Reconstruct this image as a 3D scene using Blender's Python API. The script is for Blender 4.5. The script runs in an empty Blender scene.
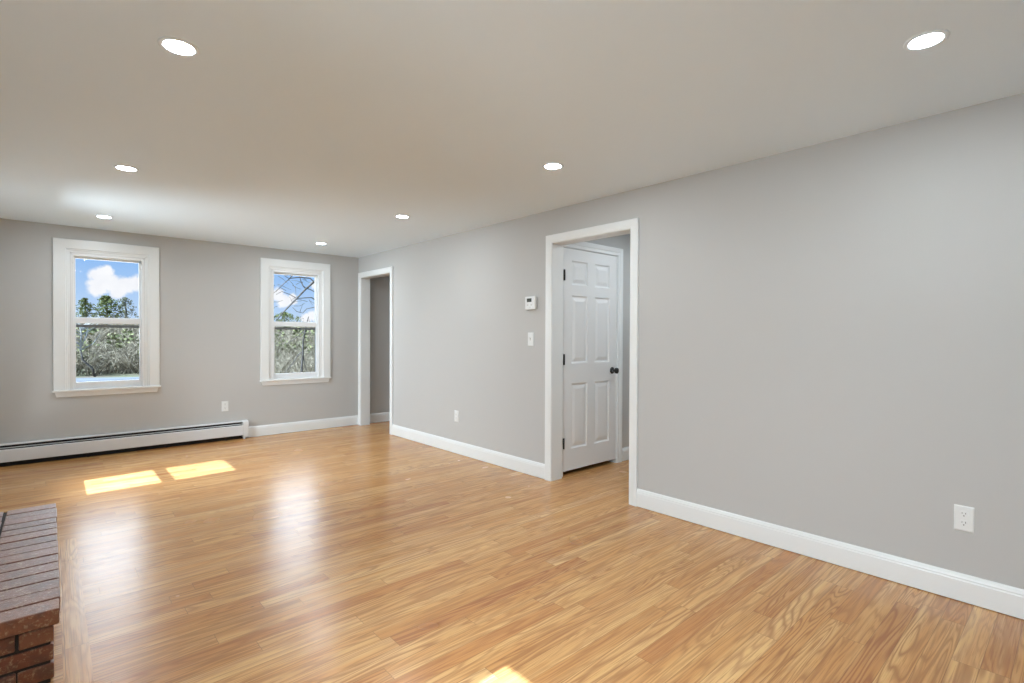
import bpy, bmesh, math, random
from mathutils import Vector, Matrix

# ------------------------------------------------------------------ scene, camera, light
S = bpy.context.scene
COL = S.collection
S.view_settings.view_transform = 'Standard'
S.view_settings.look = 'None'
S.view_settings.gamma = 1.0
S.view_settings.use_curve_mapping = False
S.view_settings.exposure = 0.10
S.cycles.use_denoising = True
S.cycles.max_bounces = 10
S.cycles.diffuse_bounces = 6
S.cycles.transparent_max_bounces = 24
S.cycles.sample_clamp_indirect = 8.0

H = 2.34            # ceiling height
XL = -3.68          # left wall face (right wall face is X = 0, back wall face is Y = 0)
YR = -7.25          # rear wall face
WT = 0.10           # outer wall thickness

YAW, PITCH, ROLL = 0.7300149, -0.0101912, 0.0039574
cam_d = bpy.data.cameras.new('camera')
cam = bpy.data.objects.new('camera', cam_d)
COL.objects.link(cam)
cam_d.sensor_width = 36.0
cam_d.lens = 516.08 / 1024 * 36
cam_d.clip_start = 0.05
cam_d.clip_end = 500
fw = Vector((math.sin(YAW) * math.cos(PITCH), math.cos(YAW) * math.cos(PITCH), math.sin(PITCH)))
rt = Vector((math.cos(YAW), -math.sin(YAW), 0))
up = rt.cross(fw)
r2 = rt * math.cos(ROLL) + up * math.sin(ROLL)
u2 = -rt * math.sin(ROLL) + up * math.cos(ROLL)
M = Matrix((r2, u2, -fw)).transposed().to_4x4()
M.translation = Vector((-3.22555, -6.83869, 1.25043))
cam.matrix_world = M
S.camera = cam

# ---- node helper
class G:
    def __init__(self, tree):
        self.t = tree; self.n = tree.nodes; self.l = tree.links
    def put(self, sock, v):
        if v is None: return
        if isinstance(v, bpy.types.NodeSocket): self.l.new(v, sock)
        else: sock.default_value = v
    def node(self, typ, **kw):
        n = self.n.new(typ)
        for k, v in kw.items(): setattr(n, k, v)
        return n
    def math(self, op, a, b=None, c=None, clamp=False):
        n = self.node('ShaderNodeMath', operation=op, use_clamp=clamp)
        self.put(n.inputs[0], a); self.put(n.inputs[1], b); self.put(n.inputs[2], c)
        return n.outputs[0]
    def vmath(self, op, a, b=None, out=0):
        n = self.node('ShaderNodeVectorMath', operation=op)
        self.put(n.inputs[0], a); self.put(n.inputs[1], b)
        return n.outputs[out]
    def xyz(self, x, y, z):
        n = self.node('ShaderNodeCombineXYZ')
        self.put(n.inputs[0], x); self.put(n.inputs[1], y); self.put(n.inputs[2], z)
        return n.outputs[0]
    def sep(self, v):
        n = self.node('ShaderNodeSeparateXYZ'); self.put(n.inputs[0], v)
        return n.outputs
    def noise(self, vec, scale=1.0, detail=2.0, rough=0.5, dist=0.0):
        n = self.node('ShaderNodeTexNoise')
        self.put(n.inputs['Vector'], vec)
        n.inputs['Scale'].default_value = scale; n.inputs['Detail'].default_value = detail
        n.inputs['Roughness'].default_value = rough; n.inputs['Distortion'].default_value = dist
        return n.outputs['Fac'], n.outputs['Color']
    def white(self, vec):
        n = self.node('ShaderNodeTexWhiteNoise', noise_dimensions='3D'); self.put(n.inputs['Vector'], vec)
        return n.outputs['Value'], n.outputs['Color']
    def ramp(self, fac, stops, interp='LINEAR'):
        n = self.node('ShaderNodeValToRGB'); self.put(n.inputs[0], fac)
        cr = n.color_ramp; cr.interpolation = interp
        while len(cr.elements) < len(stops): cr.elements.new(0.5)
        for e, (p, c) in zip(cr.elements, stops):
            e.position = p; e.color = (*c, 1) if len(c) == 3 else c
        return n.outputs[0]
    def mix(self, fac, a, b, blend='MIX'):
        n = self.node('ShaderNodeMix', data_type='RGBA', blend_type=blend)
        self.put(n.inputs[0], fac)
        for i, v in ((6, a), (7, b)):
            if isinstance(v, tuple) and len(v) == 3: v = (*v, 1)
            self.put(n.inputs[i], v)
        return n.outputs[2]
    def smooth(self, v, a, b):
        n = self.node('ShaderNodeMapRange', interpolation_type='SMOOTHSTEP')
        self.put(n.inputs[0], v); self.put(n.inputs[1], a); self.put(n.inputs[2], b)
        return n.outputs[0]

# ---- sky: blue gradient with white cumulus clouds
W = bpy.data.worlds.new('sky'); S.world = W; W.use_nodes = True
g = G(W.node_tree); g.n.clear()
tc = g.node('ShaderNodeTexCoord')
dirv = g.vmath('NORMALIZE', tc.outputs['Generated'])
dz = g.sep(dirv)[2]
base = g.ramp(dz, [(0.0, (.62, .76, .95)), (0.05, (.47, .66, .94)), (0.11, (.31, .54, .92)), (0.5, (.16, .37, .82))])
nf, nc = g.noise(dirv, 60.0, 6.0, 0.65)
wob = g.vmath('SCALE', g.vmath('SUBTRACT', nc, (.5, .5, .5)))
wob.node.inputs['Scale'].default_value = 0.020
dw = g.vmath('ADD', dirv, wob)
CL = [(.0575, .9944, .0884, .0125), (.0646, .9934, .0949, .0095), (.0682, .9946, .0786, .0150), (.0540, .9960, .0717, .0122),
      (.0877, .9932, .0768, .0125), (.1001, .9918, .0792, .0125), (.0779, .9946, .0686, .0122), (.1120, .9905, .0770, .0120),
      (.2989, .9516, .0709, .0110), (.3083, .9492, .0600, .0110), (.3200, .9458, .0640, .0085), (.3430, .9389, .0290, .0100),
      (.3539, .9347, .0345, .0100), (.3560, .9306, .0900, .0070), (.3674, .9273, .0716, .0110)]
mask = None
for (x, y, z, r) in CL:
    d = g.vmath('DISTANCE', dw, (x, y, z), out=1)
    m = g.smooth(d, r * 1.30, r * .70)
    mask = m if mask is None else g.math('MAXIMUM', mask, m)
n2, _ = g.noise(g.vmath('MULTIPLY', dirv, (1, 1, 2.4)), 3.2, 6.0, 0.6)
far = g.smooth(n2, .50, .62)
dy = g.sep(dirv)[1]
mask = g.math('MAXIMUM', mask, g.math('MULTIPLY', far, g.smooth(dy, .86, .70)))
n3, _ = g.noise(dirv, 40.0, 3.0, 0.5)
cloud = g.mix(n3, (.84, .86, .93), (1.06, 1.06, 1.07))
skyc = g.mix(mask, base, cloud)
bg = g.node('ShaderNodeBackground'); g.put(bg.inputs[0], skyc); bg.inputs[1].default_value = 0.95
wo = g.node('ShaderNodeOutputWorld'); g.l.new(bg.outputs[0], wo.inputs[0])

def lamp(name, typ, energy, color=(1, 1, 1), loc=(0, 0, 0), direction=(0, 0, -1)):
    d = bpy.data.lights.new(name, typ); d.energy = energy; d.color = color
    o = bpy.data.objects.new(name, d); COL.objects.link(o)
    o.location = loc
    o.rotation_euler = Vector(direction).to_track_quat('-Z', 'Y').to_euler()
    return o

WIN_BACK = (-2.7665, -0.8475)        # centres of the two windows in the back wall (X)
WIN_LEFT = (-1.417, -5.750)          # centres of the two windows in the left wall (Y)

sun = lamp('sun', 'SUN', 22.0, (.68, .83, 1.0), (-20, 0, 25), (1.0, .06, -1.11))
sun.data.angle = math.radians(0.6)
DAY = (.85, .935, 1.0)
for x, pw in ((-2.65, 47), (-.30, 45)):       # added area lamps outside the back windows, for the streaks on the floor
    a = lamp('added_fill_back', 'AREA', pw, DAY, (x, 1.70, 2.2), (0, -1, 0))
    a.data.shape = 'RECTANGLE'; a.data.size = 1.0; a.data.size_y = 2.4
for y, pw, z in ((WIN_LEFT[0], 480, 1.88), (WIN_LEFT[1], 390, 2.12)):       # added area lamps outside the left windows, boosting the daylight indoors
    a = lamp('added_fill_left', 'AREA', pw, DAY, (XL - 1.3, y, z), (1, 0, -(z - 1.39) / 1.3))
    a.data.shape = 'RECTANGLE'; a.data.size = 1.7; a.data.size_y = 1.7

# ------------------------------------------------------------------ materials
MATS = {}
def new_mat(name):
    m = bpy.data.materials.new(name); m.use_nodes = True
    g = G(m.node_tree); b = m.node_tree.nodes['Principled BSDF']
    MATS[name] = m
    return m, g, b

def paint(name, col, rough=.5, bump=.0, scale=250, spec=.5, var=.0):
    m, g, b = new_mat(name)
    b.inputs['Roughness'].default_value = rough
    b.inputs['Specular IOR Level'].default_value = spec
    tc = g.node('ShaderNodeTexCoord')
    f, _ = g.noise(tc.outputs['Object'], scale, 3, .6)
    if bump:
        bn = g.node('ShaderNodeBump'); bn.inputs['Strength'].default_value = bump; bn.inputs['Distance'].default_value = .001
        g.put(bn.inputs['Height'], f); g.put(b.inputs['Normal'], bn.outputs[0])
    f2, _ = g.noise(tc.outputs['Object'], 1.3, 2, .5)
    g.put(b.inputs['Base Color'], g.mix(f2, tuple(c * (1 - var) for c in col), tuple(min(1, c * (1 + var)) for c in col)))
    return m

paint('wall_paint', (.516, .523, .517), .62, .25, 300, .3, .01)
paint('ceiling_paint', (.78, .895, .99), .8, .2, 260, .2, .01)
paint('trim_paint', (.79, .825, .835), .32, .03, 90, .5, .008)
paint('door_paint', (.80, .82, .83), .36, .05, 120, .5, .008)
paint('vinyl', (.81, .835, .85), .38, .02, 80, .5, .005)
paint('plate_plastic', (.77, .80, .805), .35, .0, 50, .5, .0)
paint('heater_enamel', (.71, .73, .745), .35, .02, 60, .5, .01)
paint('black_metal', (.012, .012, .012), .35, .05, 120, .5, .1)
paint('dark_slot', (.02, .02, .02), .6, .0, 60, .3, .1)
paint('aluminium_fin', (.30, .30, .30), .4, .1, 200, .5, .1)
paint('screen_bar', (.17, .17, .17), .5, .0, 60, .4, .05)
paint('lcd', (.055, .065, .06), .2, .0, 60, .5, .1)
paint('pin_grey', (.25, .25, .25), .4, .0, 60, .5, .1)
paint('button_grey', (.62, .62, .61), .4, .0, 60, .5, .0)
paint('mortar', (.055, .052, .052), .9, .6, 200, .2, .3)
paint('lamp_trim', (.78, .87, .95), .45, .0, 60, .4, .0)
paint('copper_pipe', (.45, .20, .10), .35, .0, 60, .5, .1)

m, g, b = new_mat('lamp_glow')
b.inputs['Base Color'].default_value = (.9, .9, .9, 1)
b.inputs['Emission Color'].default_value = (.90, .96, 1.0, 1)
b.inputs['Emission Strength'].default_value = 45.0

m, g, b = new_mat('pane_glass')
g.n.remove(b)
out = [n for n in g.n if n.type == 'OUTPUT_MATERIAL'][0]
tr = g.node('ShaderNodeBsdfTransparent'); tr.inputs[0].default_value = (.97, .98, .98, 1)
gl = g.node('ShaderNodeBsdfGlossy'); gl.inputs['Roughness'].default_value = .02
fr = g.node('ShaderNodeFresnel'); fr.inputs[0].default_value = 1.3
mx = g.node('ShaderNodeMixShader'); g.l.new(fr.outputs[0], mx.inputs[0])
g.l.new(tr.outputs[0], mx.inputs[1]); g.l.new(gl.outputs[0], mx.inputs[2]); g.l.new(mx.outputs[0], out.inputs[0])

def oak(name, swap=False):
    m, g, b = new_mat(name)
    geo = g.node('ShaderNodeNewGeometry')
    s = g.sep(geo.outputs['Position'])
    X, Y = (s[1], s[0]) if swap else (s[0], s[1])
    WD = .083
    v = g.math('DIVIDE', g.math('ADD', Y, 20.023 if not swap else 20.0365), WD)
    row = g.math('FLOOR', v); fv = g.math('FRACT', v)
    rv, rc = g.white(g.xyz(row, 3.7, 1.1))
    ln = g.math('MULTIPLY_ADD', rv, .95, .70)
    u = g.math('ADD', g.math('DIVIDE', X, ln), g.math('MULTIPLY', g.sep(rc)[1], 17.0))
    idx = g.math('FLOOR', u); fu = g.math('FRACT', u)
    _, pc = g.white(g.xyz(row, idx, 9.3))
    ps = g.sep(pc); p1, p2, p3 = ps[0], ps[1], ps[2]
    # board tone
    tone = g.ramp(p1, [(0, (.51, .235, .082)), (.14, (.60, .315, .110)), (.5, (.66, .370, .135)), (.85, (.70, .410, .160)), (1, (.77, .49, .215))])
    # cathedral grain
    gx = g.math('ADD', X, g.math('MULTIPLY', p2, 63.0)); gy = g.math('ADD', Y, g.math('MULTIPLY', p3, 11.0))
    nz, _ = g.noise(g.xyz(g.math('MULTIPLY', gx, .85), g.math('MULTIPLY', gy, 10.5), g.math('MULTIPLY', p2, 40.0)), 1.0, 2.0, .45, .25)
    freq = g.math('MULTIPLY_ADD', p3, 70.0, 60.0)
    ring = g.math('MULTIPLY_ADD', g.math('SINE', g.math('MULTIPLY', nz, freq)), .5, .5)
    ring = g.math('POWER', ring, 2.2)
    fine, _ = g.noise(g.xyz(g.math('MULTIPLY', gx, 5.0), g.math('MULTIPLY', gy, 210.0), p2), 1.0, 3.0, .6)
    med, _ = g.noise(g.xyz(g.math('MULTIPLY', gx, 1.6), g.math('MULTIPLY', gy, 45.0), p3), 1.0, 3.0, .6)
    gs = g.math('MULTIPLY_ADD', p2, .50, .42)
    dark = g.mix(.74, tone, (.26, .088, .030))
    lowf, _ = g.noise(g.xyz(g.math('MULTIPLY', gx, .9), g.math('MULTIPLY', gy, 16.0), g.math('MULTIPLY', p1, 30.0)), 1.0, 3.0, .6)
    tone = g.mix(g.math('MULTIPLY', g.smooth(lowf, .42, .70), .55), tone, (.55, .240, .072))
    tone = g.mix(g.math('MULTIPLY', g.smooth(lowf, .50, .28), .50), tone, (.78, .50, .215))
    c = g.mix(g.math('MULTIPLY', ring, gs), tone, dark)
    c = g.mix(g.math('MULTIPLY', g.smooth(fine, .50, .66), .62), c, dark)
    c = g.mix(g.math('MULTIPLY', g.smooth(med, .50, .70), .60), c, dark)
    # a few small knots
    kn = g.node('ShaderNodeTexVoronoi'); g.put(kn.inputs['Vector'], g.xyz(g.math('MULTIPLY', X, .9), g.math('MULTIPLY', Y, 1.7), 0.0))
    kn.inputs['Scale'].default_value = .9
    kd = g.smooth(kn.outputs['Distance'], .012, .004)
    c = g.mix(g.math('MULTIPLY', kd, .8), c, (.09, .04, .02))
    # joints
    ev = g.math('MINIMUM', fv, g.math('SUBTRACT', 1.0, fv))
    eu = g.math('MULTIPLY', g.math('MINIMUM', fu, g.math('SUBTRACT', 1.0, fu)), ln)
    gap = g.math('MAXIMUM', g.smooth(ev, .018, .004), g.smooth(eu, .0016, .0004))
    c = g.mix(g.math('MULTIPLY', gap, .62), c, (.16, .075, .03))
    g.put(b.inputs['Base Color'], c)
    rr, _ = g.noise(geo.outputs['Position'], 2.2, 2, .5)
    g.put(b.inputs['Roughness'], g.math('MULTIPLY_ADD', rr, .07, .225))
    b.inputs['IOR'].default_value = 1.55
    # slight waviness of the sanded, varnished boards
    hv = g.math('ADD', g.math('MULTIPLY', med, .5), g.math('ADD', g.math('MULTIPLY', gap, -1.0), g.math('MULTIPLY', ring, -.25)))
    bn = g.node('ShaderNodeBump'); bn.inputs['Strength'].default_value = .16; bn.inputs['Distance'].default_value = .002
    g.put(bn.inputs['Height'], hv); g.put(b.inputs['Normal'], bn.outputs[0])
    return m
oak('oak_floor'); oak('oak_border', True)

m, g, b = new_mat('brick')
geo = g.node('ShaderNodeNewGeometry'); P = geo.outputs['Position']
ri = geo.outputs['Random Per Island']
bc = g.ramp(ri, [(0, (.13, .034, .016)), (.3, (.20, .055, .024)), (.55, (.25, .085, .037)), (.8, (.16, .055, .034)), (1, (.28, .12, .06))])
n1, _ = g.noise(P, 75, 6, .7); n2, _ = g.noise(P, 14, 3, .6)
c = g.mix(g.math('MULTIPLY', g.smooth(n1, .52, .66), .80), bc, (.50, .36, .24))
c = g.mix(g.math('MULTIPLY', g.smooth(n2, .48, .66), .6), c, (.08, .03, .022))
g.put(b.inputs['Base Color'], c)
b.inputs['Roughness'].default_value = .42
b.inputs['Coat Weight'].default_value = .8; b.inputs['Coat Roughness'].default_value = .38; b.inputs['Coat IOR'].default_value = 1.6
bn = g.node('ShaderNodeBump'); bn.inputs['Strength'].default_value = .8; bn.inputs['Distance'].default_value = .004
g.put(bn.inputs['Height'], n1); g.put(b.inputs['Normal'], bn.outputs[0]); g.put(b.inputs['Coat Normal'], bn.outputs[0])

def noisy(name, a, bcol, scale, rough=.9, thr=(.4, .6), obj=False):
    m, g, b = new_mat(name)
    geo = g.node('ShaderNodeNewGeometry')
    f, _ = g.noise(geo.outputs['Position'], scale, 4, .6)
    c = g.mix(g.smooth(f, *thr), a, bcol)
    g.put(b.inputs['Base Color'], c)
    b.inputs['Roughness'].default_value = rough; b.inputs['Specular IOR Level'].default_value = .2
    return m
noisy('ground_litter', (.13, .105, .075), (.12, .125, .07), .5)
noisy('pond_ice', (.11, .12, .13), (.15, .16, .17), .35, .95)
noisy('bark_dark', (.055, .05, .045), (.12, .11, .10), 9)
noisy('bark_pale', (.30, .29, .27), (.50, .50, .47), 2)
def islands(name, stops):
    m, g, b = new_mat(name)
    geo = g.node('ShaderNodeNewGeometry')
    g.put(b.inputs['Base Color'], g.ramp(geo.outputs['Random Per Island'], stops))
    b.inputs['Roughness'].default_value = .85; b.inputs['Specular IOR Level'].default_value = .2
islands('twig', [(0, (.085, .068, .045)), (.3, (.19, .160, .110)), (.65, (.30, .260, .185)), (1, (.40, .355, .265))])
islands('needle', [(0, (.05, .075, .025)), (.5, (.105, .13, .042)), (1, (.21, .215, .075))])
islands('needle_grey', [(0, (.075, .085, .055)), (.5, (.14, .15, .10)), (1, (.24, .24, .16))])
islands('olive_leaf', [(0, (.06, .07, .03)), (.5, (.13, .14, .06)), (1, (.23, .235, .11))])
paint('siding', (.75, .76, .76), .6, .05, 60, .3, .02)

# ------------------------------------------------------------------ mesh helpers
def prop(o, label=None, cat=None, group=None, kind=None):
    if label: o['label'] = label
    if cat: o['category'] = cat
    if group: o['group'] = group
    if kind: o['kind'] = kind
    return o

def empty(name, loc=(0, 0, 0)):
    o = bpy.data.objects.new(name, None); COL.objects.link(o); o.location = loc
    o.empty_display_size = .1
    return o

class MB:
    def __init__(self): self.v = []; self.f = []; self.sm = []
    def add(self, vs, fs, smooth=False):
        k = len(self.v); self.v += [tuple(x) for x in vs]
        self.f += [tuple(i + k for i in q) for q in fs]; self.sm += [smooth] * len(fs)
    def box(self, a, b, bev=0.0):
        lo = [min(a[i], b[i]) for i in range(3)]; hi = [max(a[i], b[i]) for i in range(3)]
        if bev <= 0:
            x0, y0, z0 = lo; x1, y1, z1 = hi
            self.add([(x0, y0, z0), (x1, y0, z0), (x1, y1, z0), (x0, y1, z0), (x0, y0, z1), (x1, y0, z1), (x1, y1, z1), (x0, y1, z1)],
                     [(3, 2, 1, 0), (4, 5, 6, 7), (0, 1, 5, 4), (1, 2, 6, 5), (2, 3, 7, 6), (3, 0, 4, 7)])
            return
        bm = bmesh.new(); bmesh.ops.create_cube(bm, size=1)
        for v in bm.verts:
            for i in range(3): v.co[i] = lo[i] if v.co[i] < 0 else hi[i]
        bmesh.ops.bevel(bm, geom=list(bm.edges), offset=min(bev, .45 * min(hi[i] - lo[i] for i in range(3))), segments=2, affect='EDGES', profile=.6)
        bm.verts.index_update()
        self.add([v.co[:] for v in bm.verts], [[v.index for v in f.verts] for f in bm.faces])
        bm.free()
    def tube(self, pts, rad, n=8, cap=True, smooth=True):
        pts = [Vector(p) for p in pts]
        rad = rad if isinstance(rad, (list, tuple)) else [rad] * len(pts)
        vs = []; fs = []
        t0 = (pts[1] - pts[0]).normalized()
        nrm = t0.cross(Vector((0, 0, 1))) if abs(t0.z) < .9 else t0.cross(Vector((1, 0, 0)))
        nrm.normalize()
        for i, p in enumerate(pts):
            t = (pts[min(i + 1, len(pts) - 1)] - pts[max(i - 1, 0)]).normalized()
            nrm = (nrm - t * nrm.dot(t)).normalized(); bi = t.cross(nrm)
            for k in range(n):
                a = 2 * math.pi * k / n
                vs.append(p + (nrm * math.cos(a) + bi * math.sin(a)) * rad[i])
        for i in range(len(pts) - 1):
            for k in range(n):
                k2 = (k + 1) % n
                fs.append((i * n + k, i * n + k2, (i + 1) * n + k2, (i + 1) * n + k))
        if cap:
            fs.append(tuple(reversed(range(n)))); fs.append(tuple(range((len(pts) - 1) * n, len(pts) * n)))
        self.add(vs, fs, smooth)
    def lathe(self, c, axis, prof, n=24, smooth=True):
        """prof: list of (radius, distance along axis); axis from c"""
        ax = Vector(axis).normalized(); c = Vector(c)
        u = ax.cross(Vector((0, 0, 1))) if abs(ax.z) < .9 else Vector((1, 0, 0))
        u.normalize(); w = ax.cross(u)
        vs = []; fs = []
        for (r, h) in prof:
            for k in range(n):
                a = 2 * math.pi * k / n
                vs.append(c + ax * h + (u * math.cos(a) + w * math.sin(a)) * r)
        for i in range(len(prof) - 1):
            for k in range(n):
                k2 = (k + 1) % n
                fs.append((i * n + k, i * n + k2, (i + 1) * n + k2, (i + 1) * n + k))
        self.add(vs, fs, smooth)
        k = len(self.v)
    def sweep(self, paths, smooth=False, caps=True):
        """paths: list of equal-length polylines, joined side to side (an extruded, mitred profile)"""
        n = len(paths[0]); vs = [p for path in paths for p in path]; fs = []
        for i in range(len(paths) - 1):
            for j in range(n - 1):
                fs.append((i * n + j, i * n + j + 1, (i + 1) * n + j + 1, (i + 1) * n + j))
        if caps:
            fs.append(tuple(i * n for i in range(len(paths))))
            fs.append(tuple(i * n + n - 1 for i in reversed(range(len(paths)))))
        self.add(vs, fs, smooth)
    def build(self, name, mat, parent=None, normals=True):
        me = bpy.data.meshes.new(name)
        me.from_pydata(self.v, [], self.f); me.update()
        me.polygons.foreach_set('use_smooth', self.sm)
        if normals:
            bm = bmesh.new(); bm.from_mesh(me); bmesh.ops.recalc_face_normals(bm, faces=bm.faces); bm.to_mesh(me); bm.free()
        me.materials.append(MATS[mat])
        o = bpy.data.objects.new(name, me); COL.objects.link(o)
        if parent:
            o.parent = parent
            o.location = Vector((0, 0, 0)) - parent.location      # meshes are written in world coordinates; parents are unrotated
        return o

def struct(name, mb, mat, label):
    o = mb.build(name, mat); prop(o, label, None, None, 'structure'); return o

def wall_cells(mb, fn, u0, u1, v0, v1, holes, t0, t1):
    """wall slab between depths t0 and t1 with rectangular holes; fn(u, v, t) -> point"""
    us = sorted({u0, u1, *[h[0] for h in holes], *[h[1] for h in holes]})
    vs = sorted({v0, v1, *[h[2] for h in holes], *[h[3] for h in holes]})
    for i in range(len(us) - 1):
        for j in range(len(vs) - 1):
            cu, cv = (us[i] + us[i + 1]) / 2, (vs[j] + vs[j + 1]) / 2
            if any(h[0] < cu < h[1] and h[2] < cv < h[3] for h in holes): continue
            mb.box(fn(us[i], vs[j], t0), fn(us[i + 1], vs[j + 1], t1))

# mapping functions: u along the wall, z up, h out of the wall into the room
right_fn = lambda u, z, h: (-h, u, z)
back_fn = lambda u, z, h: (u, -h, z)
left_fn = lambda u, z, h: (XL + h, u, z)

CASING = [(0.0, 0.0), (0.0, .010), (.006, .0125), (.020, .0125), (.024, .015), (.060, .0175), (.066, .0175), (.070, .014), (.070, 0.0)]
def casing3(mb, fn, u0, u1, z0, z1, prof):
    mb.sweep([[fn(u0 - d, z0, h), fn(u0 - d, z1 + d, h), fn(u1 + d, z1 + d, h), fn(u1 + d, z0, h)] for d, h in prof])
BASE = [(0.0035, 0.0), (0.0035, .015), (.100, .015), (.106, .0125), (.112, .0135), (.120, .010), (.126, .0085), (.132, .004), (.132, 0.0)]
def baseboard(mb, fn, u0, u1):
    mb.sweep([[fn(u0, z, h), fn(u1, z, h)] for z, h in BASE])

# ------------------------------------------------------------------ setting
WHW, WZ0, WZ1 = .305, .690, 2.075      # half width and height of the window openings
D1 = (-.912, -.094, 2.050)             # far doorway in the right wall: y0, y1, height
D2 = (-4.557, -3.758, 2.049)           # near doorway
XO = 2.7                               # outer end of the rooms beyond the right wall
YH = -3.725                            # hall-side face of the closet wall
YE = -5.3                              # end of the hall

mb = MB(); mb.box((XL - WT, YR - WT, -.08), (XO + WT, WT, 0.0))
struct('floor', mb, 'oak_floor', 'varnished oak strip floor running through the room and hall')
mb = MB(); mb.box((-3.195, -4.462, 0.0), (-3.112, -2.700, .0012)); mb.box((-3.62, -4.462, 0), (-3.195, -4.388, .0012))
struct('trim_3', mb, 'oak_border', 'oak border board framing the brick hearth in the floor')
mb = MB(); mb.box((XL - WT, YR - WT, H), (XO + WT, WT, H + .12))
struct('ceiling', mb, 'ceiling_paint', 'flat white painted ceiling with recessed lights')

mb = MB()
wall_cells(mb, back_fn, XL - WT, XO + WT, 0, H, [(x - WHW, x + WHW, WZ0, WZ1) for x in WIN_BACK], 0, -WT)
struct('wall_back', mb, 'wall_paint', 'light grey wall with two white windows')
mb = MB()
wall_cells(mb, left_fn, YR, 0, 0, H, [(y - WHW, y + WHW, WZ0, WZ1) for y in WIN_LEFT], 0, -WT)
struct('wall_left', mb, 'wall_paint', 'light grey wall behind the brick hearth')
mb = MB()
wall_cells(mb, right_fn, YR, 0, 0, H, [(D1[0] - .012, D1[1] + .012, 0, D1[2] + .012), (D2[0] - .012, D2[1] + .012, 0, D2[2] + .012)], 0, -.12)
struct('wall_right', mb, 'wall_paint', 'long light grey wall with two cased doorways')
mb = MB(); mb.box((XL - WT, YR - WT, 0), (XO + WT, YR, H))
struct('wall_rear', mb, 'wall_paint', 'light grey wall behind the camera')
mb = MB(); mb.box((XO, YR, 0), (XO + WT, 0, H))
struct('wall_outer', mb, 'wall_paint', 'light grey end wall of the hall')
# closet wall in the hall (door opening) and the other hall wall
CD = (.160, .956, 2.046)
mb = MB()
wall_cells(mb, lambda u, z, h: (u, YH - h, z), .12, XO, 0, H, [(CD[0], CD[1], 0, CD[2])], 0, -.11)
struct('wall_hall', mb, 'wall_paint', 'light grey hall wall around the white panel door')
mb = MB(); mb.box((.12, YE - .1, 0), (XO, YE, H))
struct('wall_hall_end', mb, 'wall_paint', 'light grey hall wall facing the white panel door')
mb = MB(); mb.box((.12, -2.0, 0), (1.2, -1.9, H))
mb.box((1.2, YH + .11, 0), (1.3, -1.9, H))
struct('wall_closet', mb, 'wall_paint', 'grey wall around the closet behind the panel door')

# jambs and casings of the two doorways
for k, (D, lab) in enumerate(((D1, 'white casing around the far doorway in the room corner'), (D2, 'white casing around the near doorway that shows a panel door'))):
    t = empty('trim_%d' % (k + 1), (0, (D[0] + D[1]) / 2, 0)); prop(t, lab, None, None, 'structure')
    mb = MB()
    mb.box((-.004, D[1], 0), (.128, D[1] + .012, D[2] + .012)); mb.box((-.004, D[0] - .012, 0), (.128, D[0], D[2] + .012))
    mb.box((-.004, D[0], D[2]), (.128, D[1], D[2] + .012))
    mb.build('jamb', 'trim_paint', t)
    mb = MB()
    casing3(mb, right_fn, D[0], D[1], 0, D[2], [(d + .0035, h + .0005) for d, h in CASING])
    mb.build('casing', 'trim_paint', t)
    mb = MB()
    if k == 0: casing3(mb, lambda u, z, h: (.12 + h, u, z), D[0], D[1], 0, D[2], [(d + .0035, h + .0005) for d, h in CASING])
    else:
        mb.sweep([[(.12 + h, D[0] - d - .0035, 0), (.12 + h, D[0] - d - .0035, D[2] + d)] for d, h in CASING])
    mb.build('casing', 'trim_paint', t)

# baseboards
mb = MB()
baseboard(mb, right_fn, D2[1] + .0735, D1[0] - .0735)
baseboard(mb, right_fn, YR, D2[0] - .0735)
struct('baseboard_right', mb, 'trim_paint', 'white baseboard along the long grey wall')
mb = MB(); baseboard(mb, back_fn, -1.437, 0.0)
struct('baseboard_back', mb, 'trim_paint', 'white baseboard between the heater and the room corner')
mb = MB(); baseboard(mb, back_fn, .13, XO)
struct('baseboard_beyond', mb, 'trim_paint', 'white baseboard seen through the far doorway')
mb = MB(); baseboard(mb, lambda u, z, h: (u, YH - h, z), CD[1] + .083, XO)
struct('baseboard_hall', mb, 'trim_paint', 'white baseboard in the hall beside the panel door')
mb = MB()
baseboard(mb, left_fn, YR, -4.47); baseboard(mb, left_fn, -2.69, -.07)
struct('baseboard_left', mb, 'trim_paint', 'white baseboard beside the brick hearth')
mb = MB(); baseboard(mb, lambda u, z, h: (u, YR + h, z), XL, 0)
struct('baseboard_rear', mb, 'trim_paint', 'white baseboard behind the camera')

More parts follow.
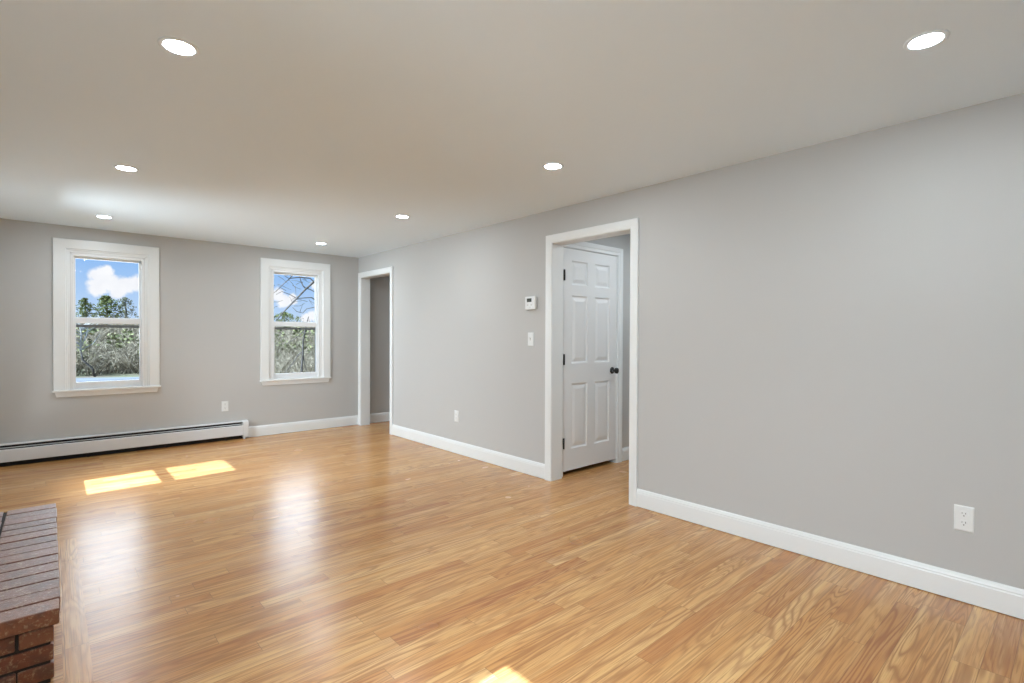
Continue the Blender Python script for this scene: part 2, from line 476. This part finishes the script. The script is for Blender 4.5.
# ---- windows
WCAS = [(.002, 0.0), (.002, .005), (.024, .008), (.028, .012), (.036, .012), (.040, .020), (.118, .022), (.130, .022), (.1335, .018), (.1335, 0.0)]
def window(name, fn, c, label, screen=True):
    """fn(u, z, h): h into the room, negative = towards outside"""
    w = empty(name, fn(c, WZ0, 0)); prop(w, label, None, None, 'structure')
    m_ = MB(); casing3(m_, fn, c - WHW, c + WHW, WZ0 + .004, WZ1, WCAS)
    m_.build('casing', 'trim_paint', w)
    # jamb liner and stops
    m_ = MB()
    for s in (-1, 1):
        m_.box(fn(c + s * WHW, WZ0, -.10), fn(c + s * (WHW - .014), WZ1, .004))
        m_.box(fn(c + s * (WHW - .012), WZ0, -.018), fn(c + s * (WHW - .024), WZ1 - .012, .004), .003)
    m_.box(fn(c - WHW, WZ1 - .014, -.10), fn(c + WHW, WZ1, .004))
    m_.box(fn(c - WHW + .012, WZ1 - .026, -.018), fn(c + WHW - .012, WZ1 - .012, .004), .003)
    m_.box(fn(c - WHW, WZ0 - .002, -.10), fn(c + WHW, WZ0 + .016, -.016))
    m_.build('window_frame', 'vinyl', w)
    def sash(nm, z0, z1, gz0, gz1, h0, h1):
        HW = WHW - .014; GW = .2640
        s_ = MB()
        for s in (-1, 1): s_.box(fn(c + s * HW, z0, h0), fn(c + s * GW, z1, h1), .003)
        s_.box(fn(c - GW - .001, z0, h0), fn(c + GW + .001, gz0, h1), .003)
        s_.box(fn(c - GW - .001, gz1, h0), fn(c + GW + .001, z1, h1), .003)
        o = s_.build(nm, 'vinyl', w)
        p_ = MB(); hm = (h0 + h1) / 2
        p_.add([fn(c - GW - .006, gz0 - .006, hm), fn(c + GW + .006, gz0 - .006, hm), fn(c + GW + .006, gz1 + .006, hm), fn(c - GW - .006, gz1 + .006, hm)], [(0, 1, 2, 3)])
        q = p_.build('pane', 'pane_glass', o)
        q.location = -Vector((0, 0, 0)); q.location = (0, 0, 0)
        return o
    sash('upper_sash', 1.385, WZ1 - .012, 1.428, 2.030, -.094, -.062)
    sash('lower_sash', WZ0 + .014, 1.420, .764, 1.366, -.056, -.022)
    if screen:
        m_ = MB()
        for s in (-1, 1): m_.box(fn(c + s * .288, WZ0 + .016, -.099), fn(c + s * .270, 1.355, -.093))
        m_.box(fn(c - .288, 1.325, -.099), fn(c + .288, 1.352, -.093))
        m_.build('screen_frame', 'screen_bar', w)
    m_ = MB()
    for s in (-1, 1):                                               # tilt latches on the liners
        m_.box(fn(c + s * (WHW - .026), 1.97, -.062), fn(c + s * (WHW - .012), 2.00, .010), .002)
    m_.build('tilt_latch', 'vinyl', w)
    m_ = MB(); m_.box(fn(c - .448, WZ0 - .016, 0), fn(c + .448, WZ0 + .004, .036), .004)
    m_.box(fn(c - WHW, WZ0 - .016, -.020), fn(c + WHW, WZ0 + .003, .002))
    m_.build('sill', 'trim_paint', w)
    # apron with ends tapering inwards
    a_ = MB(); zt, zb = WZ0 - .016, WZ0 - .066
    o1, o2 = .428, .415
    pts = []
    for h in (0, .016):
        pts += [fn(c - o1, zt, h), fn(c + o1, zt, h), fn(c + o2, zb, h * .8), fn(c - o2, zb, h * .8)]
    a_.add(pts, [(0, 1, 2, 3), (4, 5, 6, 7), (0, 1, 5, 4), (1, 2, 6, 5), (2, 3, 7, 6), (3, 0, 4, 7)])
    a_.build('apron', 'trim_paint', w)
    return w
window('window_1', back_fn, WIN_BACK[0], 'white double-hung window above the heater, showing pines and a cloud')
window('window_2', back_fn, WIN_BACK[1], 'white double-hung window nearer the room corner, showing bare branches')
window('window_3', left_fn, WIN_LEFT[0], 'white double-hung window in the hearth wall near the heater', False)
window('window_4', left_fn, WIN_LEFT[1], 'white double-hung window in the hearth wall near the camera', False)

# ---- closet door
dr = empty('door_1', (.178, YH, 0)); prop(dr, 'white six-panel door with black knob and hinges, closed in the hall', None, None, 'structure')
dx0, dx1, dz0, dz1 = .178, .944, .042, 2.040
COLS = [(.284, .506), (.612, .836)]
ROWS = [(.235, .824), (1.006, 1.621), (1.718, 1.935)]
def door_leaf():
    m_ = MB(); yf = YH + .001; yb = yf + .035
    xs = sorted({dx0, dx1, *[a for c in COLS for a in c]}); zs = sorted({dz0, dz1, *[a for r in ROWS for a in r]})
    for i in range(len(xs) - 1):
        for j in range(len(zs) - 1):
            a, b_, c_, d_ = xs[i], xs[i + 1], zs[j], zs[j + 1]
            if (a, b_) in COLS and (c_, d_) in ROWS:
                rings = [(0, 0), (.009, .009), (.020, .010), (.052, .002), (.053, .002)]
                loops = [[(a + o, yf + dd, c_ + o), (b_ - o, yf + dd, c_ + o), (b_ - o, yf + dd, d_ - o), (a + o, yf + dd, d_ - o)] for o, dd in rings]
                vs = [p for l in loops for p in l]; fs = []
                for k in range(len(loops) - 1):
                    for q in range(4):
                        q2 = (q + 1) % 4
                        fs.append((k * 4 + q, k * 4 + q2, k * 4 + 4 + q2, k * 4 + 4 + q))
                n = (len(loops) - 1) * 4; fs.append((n, n + 1, n + 2, n + 3))
                m_.add(vs, fs)
            else:
                m_.add([(a, yf, c_), (b_, yf, c_), (b_, yf, d_), (a, yf, d_)], [(0, 1, 2, 3)])
    A, B = (dx0, yf, dz0), (dx1, yb, dz1)
    m_.add([(dx0, yf, dz0), (dx1, yf, dz0), (dx1, yf, dz1), (dx0, yf, dz1), (dx0, yb, dz0), (dx1, yb, dz0), (dx1, yb, dz1), (dx0, yb, dz1)],
           [(4, 5, 6, 7), (0, 1, 5, 4), (1, 2, 6, 5), (2, 3, 7, 6), (3, 0, 4, 7)])
    return m_
door_leaf().build('door_leaf', 'door_paint', dr, normals=False)
m_ = MB()
cl_fn = lambda u, z, h: (u, YH - h, z)
DC = [(0, 0), (0, .009), (.006, .012), (.030, .012), (.036, .016), (.062, .018), (.070, .018), (.076, .012), (.076, 0)]
m_.sweep([[cl_fn(.128, CD[2] + d, h), cl_fn(CD[1] + d, CD[2] + d, h), cl_fn(CD[1] + d, 0, h)] for d, h in DC])
m_.build('casing', 'trim_paint', dr)
m_ = MB()
m_.box((CD[0], YH - .001, 0), (dx0 - .003, YH + .11, CD[2])); m_.box((dx1 + .003, YH - .001, 0), (CD[1], YH + .11, CD[2])); m_.box((CD[0], YH - .001, dz1 + .003), (CD[1], YH + .11, CD[2]))
m_.build('jamb', 'trim_paint', dr)
for hz in (1.796, 1.045, .295):
    m_ = MB(); m_.tube([(.1775, YH - .007, hz - .048), (.1775, YH - .007, hz + .048)], .0078, 12)
    m_.box((.171, YH - .003, hz - .045), (.184, YH - .0005, hz + .045))
    m_.build('hinge', 'black_metal', dr)
kx, kz = .879, .920
m_ = MB(); m_.lathe((kx, YH + .001, kz), (0, -1, 0), [(0, 0), (.033, 0), (.033, .004), (.030, .009), (.020, .012), (.012, .016), (.0115, .034), (.018, .040), (.027, .048), (.0295, .056), (.027, .064), (.018, .070), (0, .0715)], 28)
m_.build('door_knob', 'black_metal', dr)

# ------------------------------------------------------------------ things
# ---- baseboard heater
hx0, hx1 = -3.60, -1.440
ht = empty('baseboard_heater', ((hx0 + hx1) / 2, -.03, 0))
prop(ht, 'long white hydronic baseboard heater under the left window, along the grey back wall', 'heater')
m_ = MB(); m_.box((hx0, -.006, .0), (hx1 - .004, 0, .216)); m_.sweep([[(hx0, y, z), (hx1 - .055, y, z)] for y, z in ((-.004, .216), (-.040, .216), (-.060, .209), (-.060, .2055), (-.040, .211), (-.004, .209))])
m_.build('back_panel', 'heater_enamel', ht)
m_ = MB(); m_.sweep([[(hx0, y, z), (hx1 - .055, y, z)] for y, z in ((-.052, .045), (-.066, .048), (-.068, .055), (-.068, .158), (-.064, .165), (-.055, .167), (-.055, .164), (-.0625, .161), (-.065, .156), (-.065, .052), (-.052, .048))])
m_.build('front_panel', 'heater_enamel', ht)
m_ = MB(); m_.sweep([[(hx0, y, z), (hx1 - .056, y, z)] for y, z in ((-.057, .1785), (-.044, .1835), (-.043, .1815), (-.057, .1762))])
m_.build('damper', 'heater_enamel', ht)
m_ = MB()
for i in range(150):
    x = hx0 + .05 + i * (hx1 - hx0 - .15) / 149
    m_.box((x, -.045, .07), (x + .0012, -.012, .140))
m_.tube([(hx0, -.028, .107), (hx1 - .02, -.028, .107)], .011, 10)
m_.build('heating_element', 'aluminium_fin', ht)
m_ = MB(); m_.box((hx0, -.010, .0), (hx1 - .05, -.0055, .205))  # near-black sheet paints shade into the heater's slot and bottom gap
m_.build('slot_shade_sheet', 'dark_slot', ht)
for x in (-2.95, -2.28, -1.68):
    m_ = MB(); m_.box((x, -.060, .172), (x + .045, -.012, .176)); m_.box((x, -.030, 0.0), (x + .02, -.010, .20))
    m_.build('bracket', 'dark_slot', ht)
m_ = MB()
m_.sweep([[(hx1 - .058, y, z), (hx1, y, z)] for y, z in ((0, .024), (-.067, .024), (-.0715, .030), (-.0715, .176), (-.066, .206), (-.042, .219), (0, .219))])
m_.build('end_cap', 'heater_enamel', ht)
m_ = MB(); m_.box((hx1 - .05, -.064, 0), (hx1 - .035, -.01, .030))
m_.build('foot', 'heater_enamel', ht)

# ---- outlets, switch, thermostat
def plate(m_, fn, u0, u1, z0, z1):
    prof = [(0, 0), (0, .0025), (.004, .0055), (.008, .006)]
    loops = [[fn(u0 + o, z0 + o, h), fn(u1 - o, z0 + o, h), fn(u1 - o, z1 - o, h), fn(u0 + o, z1 - o, h)] for o, h in prof]
    vs = [p for l in loops for p in l]; fs = []
    for k in range(len(loops) - 1):
        for q in range(4):
            q2 = (q + 1) % 4; fs.append((k * 4 + q, k * 4 + q2, k * 4 + 4 + q2, k * 4 + 4 + q))
    n = (len(loops) - 1) * 4; fs.append((n, n + 1, n + 2, n + 3)); fs.append((3, 2, 1, 0))
    m_.add(vs, fs)
def disc(m_, fn, cu, cz, ru, rz, h0, h1, n=20, flat=None):
    ring = []
    for k in range(n):
        a = 2 * math.pi * k / n
        zz = rz * math.sin(a)
        if flat: zz = max(-flat, min(flat, zz))
        ring.append((cu + ru * math.cos(a), cz + zz))
    vs = [fn(u, z, h0) for u, z in ring] + [fn(u, z, h1) for u, z in ring]
    fs = [(k, (k + 1) % n, n + (k + 1) % n, n + k) for k in range(n)] + [tuple(range(n, 2 * n))]
    m_.add(vs, fs)
def outlet(fn, cu, cz, label):
    o = empty('wall_outlet', fn(cu, cz, 0)); prop(o, label, 'outlet', 'white wall outlets')
    m_ = MB(); plate(m_, fn, cu - .0365, cu + .0365, cz - .060, cz + .060)
    disc(m_, fn, cu, cz, .0028, .0028, .006, .0072, 10); m_.build('cover_plate', 'plate_plastic', o)
    for s in (-1, 1):
        m_ = MB(); zc = cz + s * .0215
        disc(m_, fn, cu, zc, .0172, .0172, .0055, .0085, 28, .0142)
        r = m_.build('receptacle', 'plate_plastic', o)
        m_ = MB()
        m_.box(fn(cu - .0077, zc + .001, .0080), fn(cu - .0055, zc + .0085, .0088)); m_.box(fn(cu + .0055, zc + .002, .0080), fn(cu + .0075, zc + .0080, .0088))
        disc(m_, fn, cu, zc - .0070, .0026, .0026, .0080, .0088, 10)
        q = m_.build('slots', 'dark_slot', r); q.location = (0, 0, 0)
    return o
outlet(back_fn, -1.680, .406, 'white duplex outlet above the right end of the baseboard heater')
outlet(right_fn, -2.354, .396, 'white duplex outlet low on the wall between the two doorways')
outlet(right_fn, -6.4535, .395, 'white duplex outlet on the bare wall nearest the camera, right of the near doorway')

o = empty('light_switch', (0, -3.490, 1.225)); prop(o, 'white toggle light switch under the thermostat, left of the near doorway', 'light switch')
m_ = MB(); plate(m_, right_fn, -3.5265, -3.4535, 1.165, 1.285)
for z in (1.195, 1.255): disc(m_, right_fn, -3.490, z, .0028, .0028, .006, .0070, 10)
m_.build('cover_plate', 'plate_plastic', o)
m_ = MB(); m_.box((-.0058, -3.4955, 1.2135), (-.0068, -3.4845, 1.2365))
m_.add([(-.006, -3.494, 1.219), (-.006, -3.486, 1.219), (-.006, -3.486, 1.233), (-.006, -3.494, 1.233), (-.017, -3.493, 1.2345), (-.017, -3.487, 1.2345), (-.016, -3.487, 1.2415), (-.016, -3.493, 1.2415)],
       [(4, 5, 6, 7), (0, 1, 5, 4), (1, 2, 6, 5), (2, 3, 7, 6), (3, 0, 4, 7)])
m_.build('toggle', 'button_grey', o)

o = empty('thermostat', (0, -3.503, 1.549)); prop(o, 'white wall thermostat with small dark display, above the light switch', 'thermostat')
m_ = MB(); m_.box((-.006, -3.556, 1.499), (0, -3.450, 1.599)); m_.box((-.028, -3.566, 1.491), (-.005, -3.440, 1.607), .005)
m_.build('housing', 'plate_plastic', o)
m_ = MB(); m_.box((-.0287, -3.524, 1.557), (-.027, -3.464, 1.590), .0006)
sc = m_.build('display', 'lcd', o)
for (y, z) in ((-3.475, 1.531), (-3.522, 1.531)):
    m_ = MB(); m_.box((-.0298, y - .009, z - .006), (-.0272, y + .009, z + .006), .001); m_.build('button', 'button_grey', o)
m_ = MB(); m_.box((-.0287, -3.514, 1.508), (-.027, -3.490, 1.513)); m_.build('emblem', 'button_grey', o)

# ---- recessed ceiling lights
def copy_tree(o):
    c = o.copy(); COL.objects.link(c)
    for ch in list(o.children):
        d = ch.copy(); COL.objects.link(d); d.parent = c
    return c
lt = empty('recessed_light', (0, 0, H))
m_ = MB(); m_.lathe((0, 0, H), (0, 0, -1), [(.068, 0), (.068, .002), (.064, .0045), (.054, .0050), (.0510, .0030), (.0505, .0005)], 40)
m_.build('trim_ring', 'lamp_trim', lt)
m_ = MB(); m_.lathe((0, 0, H), (0, 0, -1), [(.0515, .0012), (.0505, .0030), (.040, .0036), (.0001, .0038)], 40)
m_.build('lens', 'lamp_glow', lt)
bl = bpy.data.lights.new('bulb', 'AREA'); bl.shape = 'DISK'; bl.size = .098; bl.energy = 5.7; bl.color = (.87, .945, 1.0)
bo = bpy.data.objects.new('bulb', bl); COL.objects.link(bo); bo.parent = lt; bo.location = (0, 0, -.006)
LIGHTS = [(-.832, -6.430, 'lit recessed ceiling light above the wall outlet nearest the camera'),
          (-.826, -4.543, 'lit recessed ceiling light in front of the near doorway with the panel door'),
          (-.828, -2.650, 'lit recessed ceiling light out from the wall between the two doorways'),
          (-.834, -.770, 'lit recessed ceiling light by the room corner, in front of the branch-view window'),
          (-2.850, -.765, 'lit recessed ceiling light in front of the window above the heater'),
          (-2.850, -2.630, 'lit recessed ceiling light in the hearth-side row, second from the heater wall'),
          (-2.858, -4.534, 'lit recessed ceiling light in the hearth-side row, third from the heater wall'),
          (-2.855, -6.430, 'lit recessed ceiling light in the hearth-side row, right above the camera')]
for i, (x, y, lab) in enumerate(LIGHTS):
    c = lt if i == 0 else copy_tree(lt)
    c.location = (x, y, H)
    prop(c, lab, 'ceiling light', 'recessed ceiling lights')
for (x, y, lab) in ((.78, -4.50, 'lit recessed ceiling light in the hall behind the near doorway'), (1.75, -4.55, 'unseen ceiling light added deep in the hall, past the panel door'), (1.9, -1.1, 'unseen ceiling light added in the space behind the far doorway')):  # deep hall and far space lights are unseen, added to brighten those rooms
    c = copy_tree(lt); c.location = (x, y, H); prop(c, lab, 'ceiling light', 'recessed ceiling lights')

# ---- brick hearth
hb = empty('brick_hearth', (-3.41, -3.618, 0)); prop(hb, 'raised red brick hearth with dark mortar, on the oak floor by the hearth wall', 'hearth')
random.seed(4)
hy0, hy1, hz = -4.388, -2.850, .272
BH, J = .057, .0075
def brick(m_, a, b_):
    j = lambda: random.uniform(-.002, .002)
    m_.box((a[0] + j(), a[1] + j(), a[2] + j() * .4), (b_[0] + j(), b_[1] + j(), b_[2] + j() * .6), .0045)
top = MB(); nb = 15; pit = (hy1 - hy0 + J) / nb
for i in range(nb):
    y = hy0 + i * pit
    brick(top, (-3.408, y, hz - BH), (-3.203, y + pit - J, hz))
    brick(top, (XL + .002, y, hz - BH), (-3.419, y + pit - J, hz))
top.build('top_course', 'brick', hb)
bs = MB(); x1, ya, yb = -3.221, hy0 + .020, hy1 - .020
for c in range(3):
    z1 = hz - BH - .010 - c * (BH + .010); z0 = max(z1 - BH, .002)
    # near and far end walls (along X)
    for (p, q) in ((ya, ya + .092), (yb - .092, yb)):
        x = x1; first = .092 if c % 2 == 0 else .195
        while x > XL + .03:
            w = first if x == x1 else .195
            brick(bs, (max(x - w, XL + .002), p, z0), (x, q, z1)); x -= w + J
    # long front wall (along Y)
    y = ya + ((.195 if c % 2 == 0 else .092) + J); e = yb - ((.195 if c % 2 == 0 else .092) + J)
    n = max(1, round((e - y) / .205)); L = (e - y + J) / n
    if c % 2 == 0:
        brick(bs, (x1 - .092, ya + .102, z0), (x1, ya + .102 + .085, z1)); brick(bs, (x1 - .092, yb - .187, z0), (x1, yb - .102, z1))
    for i in range(n): brick(bs, (x1 - .092, y + i * L, z0), (x1, y + (i + 1) * L - J, z1))
bs.build('base_courses', 'brick', hb)
mo = MB()
mo.box((XL + .001, hy0 + .009, hz - BH - .004), (-3.212, hy1 - .009, hz - .006))
mo.box((XL + .001, ya + .008, 0), (x1 - .008, yb - .008, hz - BH))
mo.build('mortar', 'mortar', hb)

# ------------------------------------------------------------------ outdoors, beyond the back windows
def terrain_z(x, y):
    if y < 30: return -1.0
    t = (y - 30) / 80.0
    return -1.0 + 4.0 * t if t < 1 else 3.0
mb = MB(); nx, ny = 30, 40; vs = []; fs = []
for j in range(ny + 1):
    for i in range(nx + 1):
        x = -60 + 160 * i / nx; y = .14 + 150 * ((j - 1) / (ny - 1)) ** 1.3 if j else -45
        vs.append((x, y, terrain_z(x, y)))
for j in range(ny):
    for i in range(nx): fs.append((j * (nx + 1) + i, j * (nx + 1) + i + 1, (j + 1) * (nx + 1) + i + 1, (j + 1) * (nx + 1) + i))
mb.add(vs, fs, True)
struct('ground', mb, 'ground_litter', 'brown leaf-strewn ground rising to the woods outside')
mb = MB(); n = 40; ring = []
for k in range(n):
    a = 2 * math.pi * k / n; r = 1 + .06 * math.sin(3 * a + 1) + .04 * math.sin(5 * a)
    ring.append((-5.5 + 9.5 * r * math.cos(a), 20.6 + 8.2 * r * math.sin(a)))
mb.add([(x, y, -.97) for x, y in ring] + [(x, y, -1.02) for x, y in ring], [tuple(range(n))] + [(k, (k + 1) % n, n + (k + 1) % n, n + k) for k in range(n)])
po = mb.build('pond', 'pond_ice'); prop(po, 'pale icy blue pond at the foot of the brush outside', None, None, 'structure')

random.seed(11)
def twigs(m_, x, y, z, h, nb, spread, r0):
    for _ in range(nb):
        a = random.uniform(0, 6.283); s = random.uniform(.1, 1) * spread
        p = Vector((x + random.uniform(-.3, .3), y + random.uniform(-.3, .3), z)); hh = h * random.uniform(.45, 1)
        pts = [p]; d = Vector((math.cos(a) * s, math.sin(a) * s, 1))
        for k in range(3):
            d = d + Vector((random.uniform(-.5, .5), random.uniform(-.5, .5), random.uniform(-.25, .15)))
            pts.append(pts[-1] + d.normalized() * hh / 3)
        r = r0 * random.uniform(.6, 1.2)
        m_.tube(pts, [r, r * .8, r * .55, r * .25], 3, False, False)
        for k in (1, 2, 2):
            q = pts[k]; a2 = random.uniform(0, 6.283); L = hh * random.uniform(.2, .45)
            e = q + Vector((math.cos(a2), math.sin(a2), random.uniform(-.1, .9))) * L * .7
            m_.tube([q, (q + e) / 2 + Vector((0, 0, random.uniform(-.1, .1) * L)), e], [r * .5, r * .4, r * .2], 3, False, False)
th = MB()
for i in range(1450):
    y = 29.2 + 65 * random.random() ** 1.5
    x = random.uniform(-8 - .02 * y, 4 + .55 * y) if i < 1150 else random.uniform(-34, -8)
    twigs(th, x, y, terrain_z(x, y) - .05, random.uniform(1.5, 3.0), 13, .8, .024 + .0004 * (y - 30))
for i in range(130):
    y = random.uniform(19, 30); x = random.uniform(4.6, 3 + .55 * y)
    twigs(th, x, y, terrain_z(x, y) - .05, random.uniform(1.0, 2.0), 13, .8, .018)
o = th.build('bare_thicket', 'twig', None, False); prop(o, 'tangled thicket of bare grey brush beyond the back windows', 'thicket', None, 'stuff')
def leaves(m_, c, r, n, s, squash=.7):
    for _ in range(n):
        d = Vector((random.gauss(0, 1), random.gauss(0, 1), random.gauss(0, 1))).normalized() * r * random.random() ** .5
        p = Vector(c) + Vector((d.x, d.y, d.z * squash))
        u = Vector((random.gauss(0, 1), random.gauss(0, 1), random.gauss(0, .6))).normalized(); v = u.cross(Vector((random.gauss(0, 1), random.gauss(0, 1), random.gauss(0, 1)))).normalized()
        u *= s * random.uniform(.7, 1.3); v *= s * .6
        m_.add([p - u, p + v, p + u, p - v], [(0, 1, 2, 3)])
gr = MB()
for i in range(250):
    y = 29.6 + 20 * random.random() ** 1.4; x = random.uniform(-8, 4 + .55 * y)
    leaves(gr, (x, y, terrain_z(x, y) + random.uniform(.3, 2.3)), random.uniform(.3, .7), 26, .12)
o = gr.build('evergreen_leaves', 'olive_leaf', o, False); o['kind'] = 'stuff'

def pine(x, y, top, wide, label, mat, seed, dens=1.0, low=.0):
    random.seed(seed)
    z0 = terrain_z(x, y) - .1
    o = empty('pine_tree', (x, y, z0)); prop(o, label, 'tree', 'pines at the edge of the woods')
    m_ = MB(); m_.tube([(x, y, z0), (x + .1, y, (z0 + top) / 2), (x, y, top - .3)], [.22, .15, .04], 7); m_.build('trunk', 'bark_dark', o)
    f = MB(); Hh = top - z0
    k = 0; zz = z0 + Hh * (.30 + low)
    while zz < top:
        t = (zz - z0) / Hh; R = wide * (1 - max(0, (t - .55) / .45) ** 2.0) * (.75 + .25 * random.random())
        for b_ in range(max(3, int(7 * dens))):
            a = k * 2.4 + b_ * 6.283 / 7 + random.uniform(-.3, .3); rr = R * random.uniform(.35, 1.05)
            c = (x + rr * math.cos(a), y + rr * math.sin(a), zz + rr * .18)
            leaves(f, c, .30 + .22 * R * random.random(), int(16 * dens), .14, .55)
        leaves(f, (x, y, zz), .3 + .3 * R, int(14 * dens), .14, .6)
        zz += .34; k += 1
    leaves(f, (x, y, top - .25), .3, 20, .12, 1)
    f.build('foliage', mat, o, False)
pine(.85, 98, 6.95, 1.35, 'small dark pine, leftmost seen through the heater window', 'needle', 21, .9)
pine(3.62, 100, 7.65, 2.2, 'large bushy green pine in the middle of the heater window', 'needle', 22, 1.3)
pine(6.35, 103, 7.60, 1.8, 'thin greyish pine beside the bushy pine, at the heater window right edge', 'needle_grey', 23, .75)
pine(31.2, 99, 5.75, 3.2, 'broad pine seen low through the branch-view window near the room corner', 'needle', 24, 1.2, -.05)

def limb(m_, pts, r0, r1, n=6):
    k = len(pts); m_.tube(pts, [r0 + (r1 - r0) * i / (k - 1) for i in range(k)], n)
# near bare tree outside the corner window
o = empty('bare_tree', (1.95, 5.15, -1.05)); prop(o, 'leafless dark tree whose branches cross the window near the room corner', 'tree')
m_ = MB(); limb(m_, [(1.95, 5.15, -1.05), (1.92, 5.15, .6), (1.84, 5.12, 2.0), (1.78, 5.1, 3.6), (1.9, 5.15, 5.2)], .11, .04, 9); m_.build('trunk', 'bark_dark', o)
random.seed(5)
m_ = MB()
limb(m_, [(1.80, 5.1, 3.0), (1.55, 5.05, 2.72), (1.303, 5, 2.499), (1.10, 5, 2.31), (.943, 5, 2.135), (.747, 4.98, 1.925), (.577, 4.96, 1.742), (.44, 4.95, 1.56)], .030, .010)
limb(m_, [(1.10, 5, 2.31), (1.043, 5.02, 2.366), (1.0, 5.04, 2.47), (.977, 5.05, 2.587), (.95, 5.06, 2.75)], .016, .006)
limb(m_, [(1.12, 5, 2.32), (1.212, 4.98, 2.287), (1.303, 4.95, 2.224), (1.42, 4.9, 2.10)], .014, .006)
limb(m_, [(1.8, 5.1, 2.1), (1.5, 5.2, 2.0), (1.303, 5.2, 2.13), (1.15, 5.2, 2.115), (.965, 5.2, 2.09), (.812, 5.2, 2.173), (.641, 5.2, 2.23), (.514, 5.2, 2.156)], .016, .005)
limb(m_, [(1.78, 5.1, 3.3), (1.35, 4.8, 2.45), (1.212, 4.8, 2.446), (1.121, 4.8, 2.53), (.90, 4.8, 2.536), (.683, 4.8, 2.497), (.556, 4.8, 2.377), (.389, 4.8, 2.192)], .018, .008)
limb(m_, [(.64, 4.8, 2.45), (.72, 4.8, 2.55), (.80, 4.8, 2.63), (.95, 4.8, 2.8)], .011, .006)
limb(m_, [(.68, 4.8, 2.48), (.60, 4.8, 2.52), (.52, 4.8, 2.60)], .008, .004)
limb(m_, [(1.84, 5.12, 1.9), (1.5, 5.1, 1.93), (1.303, 5.1, 1.895), (1.15, 5.1, 1.86), (1.06, 5.1, 1.76), (.93, 5.1, 1.79), (.84, 5.1, 1.88)], .012, .005)
for _ in range(46):
    p = Vector((random.uniform(.35, 1.5), random.uniform(4.7, 5.3), random.uniform(1.75, 2.75))); a = random.uniform(0, 6.283)
    d = Vector((math.cos(a), random.uniform(-.3, .3), math.sin(a) * .7)) * random.uniform(.12, .34)
    m_.tube([p, p + d * .5 + Vector((0, 0, random.uniform(-.03, .03))), p + d], [.005, .004, .002], 4)
m_.build('branches', 'bark_dark', o)
# slender leaning sapling low in the same window
o = empty('bare_sapling', (1.15, 5.6, -1.05)); prop(o, 'dark slender sapling low in the window near the room corner', 'tree')
m_ = MB(); limb(m_, [(1.15, 5.6, -1.05), (1.20, 5.6, .2), (1.24, 5.6, .80), (1.25, 5.6, 1.12), (1.32, 5.6, 1.48), (1.38, 5.6, 1.7)], .030, .012, 7)
m_.build('trunk', 'bark_dark', o)
m_ = MB(); limb(m_, [(1.24, 5.6, .86), (1.14, 5.6, .80), (1.0, 5.6, .58), (.85, 5.6, .40), (.70, 5.6, .26)], .012, .006)
limb(m_, [(1.29, 5.6, 1.35), (1.18, 5.6, 1.28), (1.0, 5.6, 1.12), (.86, 5.6, 1.05)], .010, .004)
limb(m_, [(1.25, 5.6, .78), (1.30, 5.6, .5), (1.36, 5.6, .36)], .012, .006)
m_.build('branches', 'bark_dark', o)
# pale leaning tree by the pond, left in the heater window
o = empty('pale_tree', (-1.95, 28.45, -1.03)); prop(o, 'pale crooked bare tree on the pond bank, left in the heater window', 'tree')
m_ = MB(); limb(m_, [(-1.45, 28.45, -1.03), (-1.55, 28.45, -.55), (-1.95, 28.45, -.1), (-2.05, 28.45, .5)],   .06, .035, 7); m_.build('trunk', 'bark_dark', o)
random.seed(8); m_ = MB(); limb(m_, [(-2.05, 28.45, .45), (-2.0, 28.45, 1.3), (-2.15, 28.45, 2.1)], .05, .02, 6); limb(m_, [(-2.03, 28.45, .6), (-1.8, 28.45, 1.2), (-1.7, 28.45, 1.9)], .045, .02, 6)
for k in range(16):
    z = random.uniform(.4, 1.8); a = random.uniform(-1, 1); s = random.choice((-1, 1))
    p = Vector((-2.0, 28.45, z)); L = random.uniform(.5, 1.4)
    m_.tube([p, p + Vector((s * .5 * L, a * .3, .35 * L)), p + Vector((s * .8 * L, a * .5, .9 * L))], [.035, .025, .01], 4)
m_.build('branches', 'bark_pale', o)
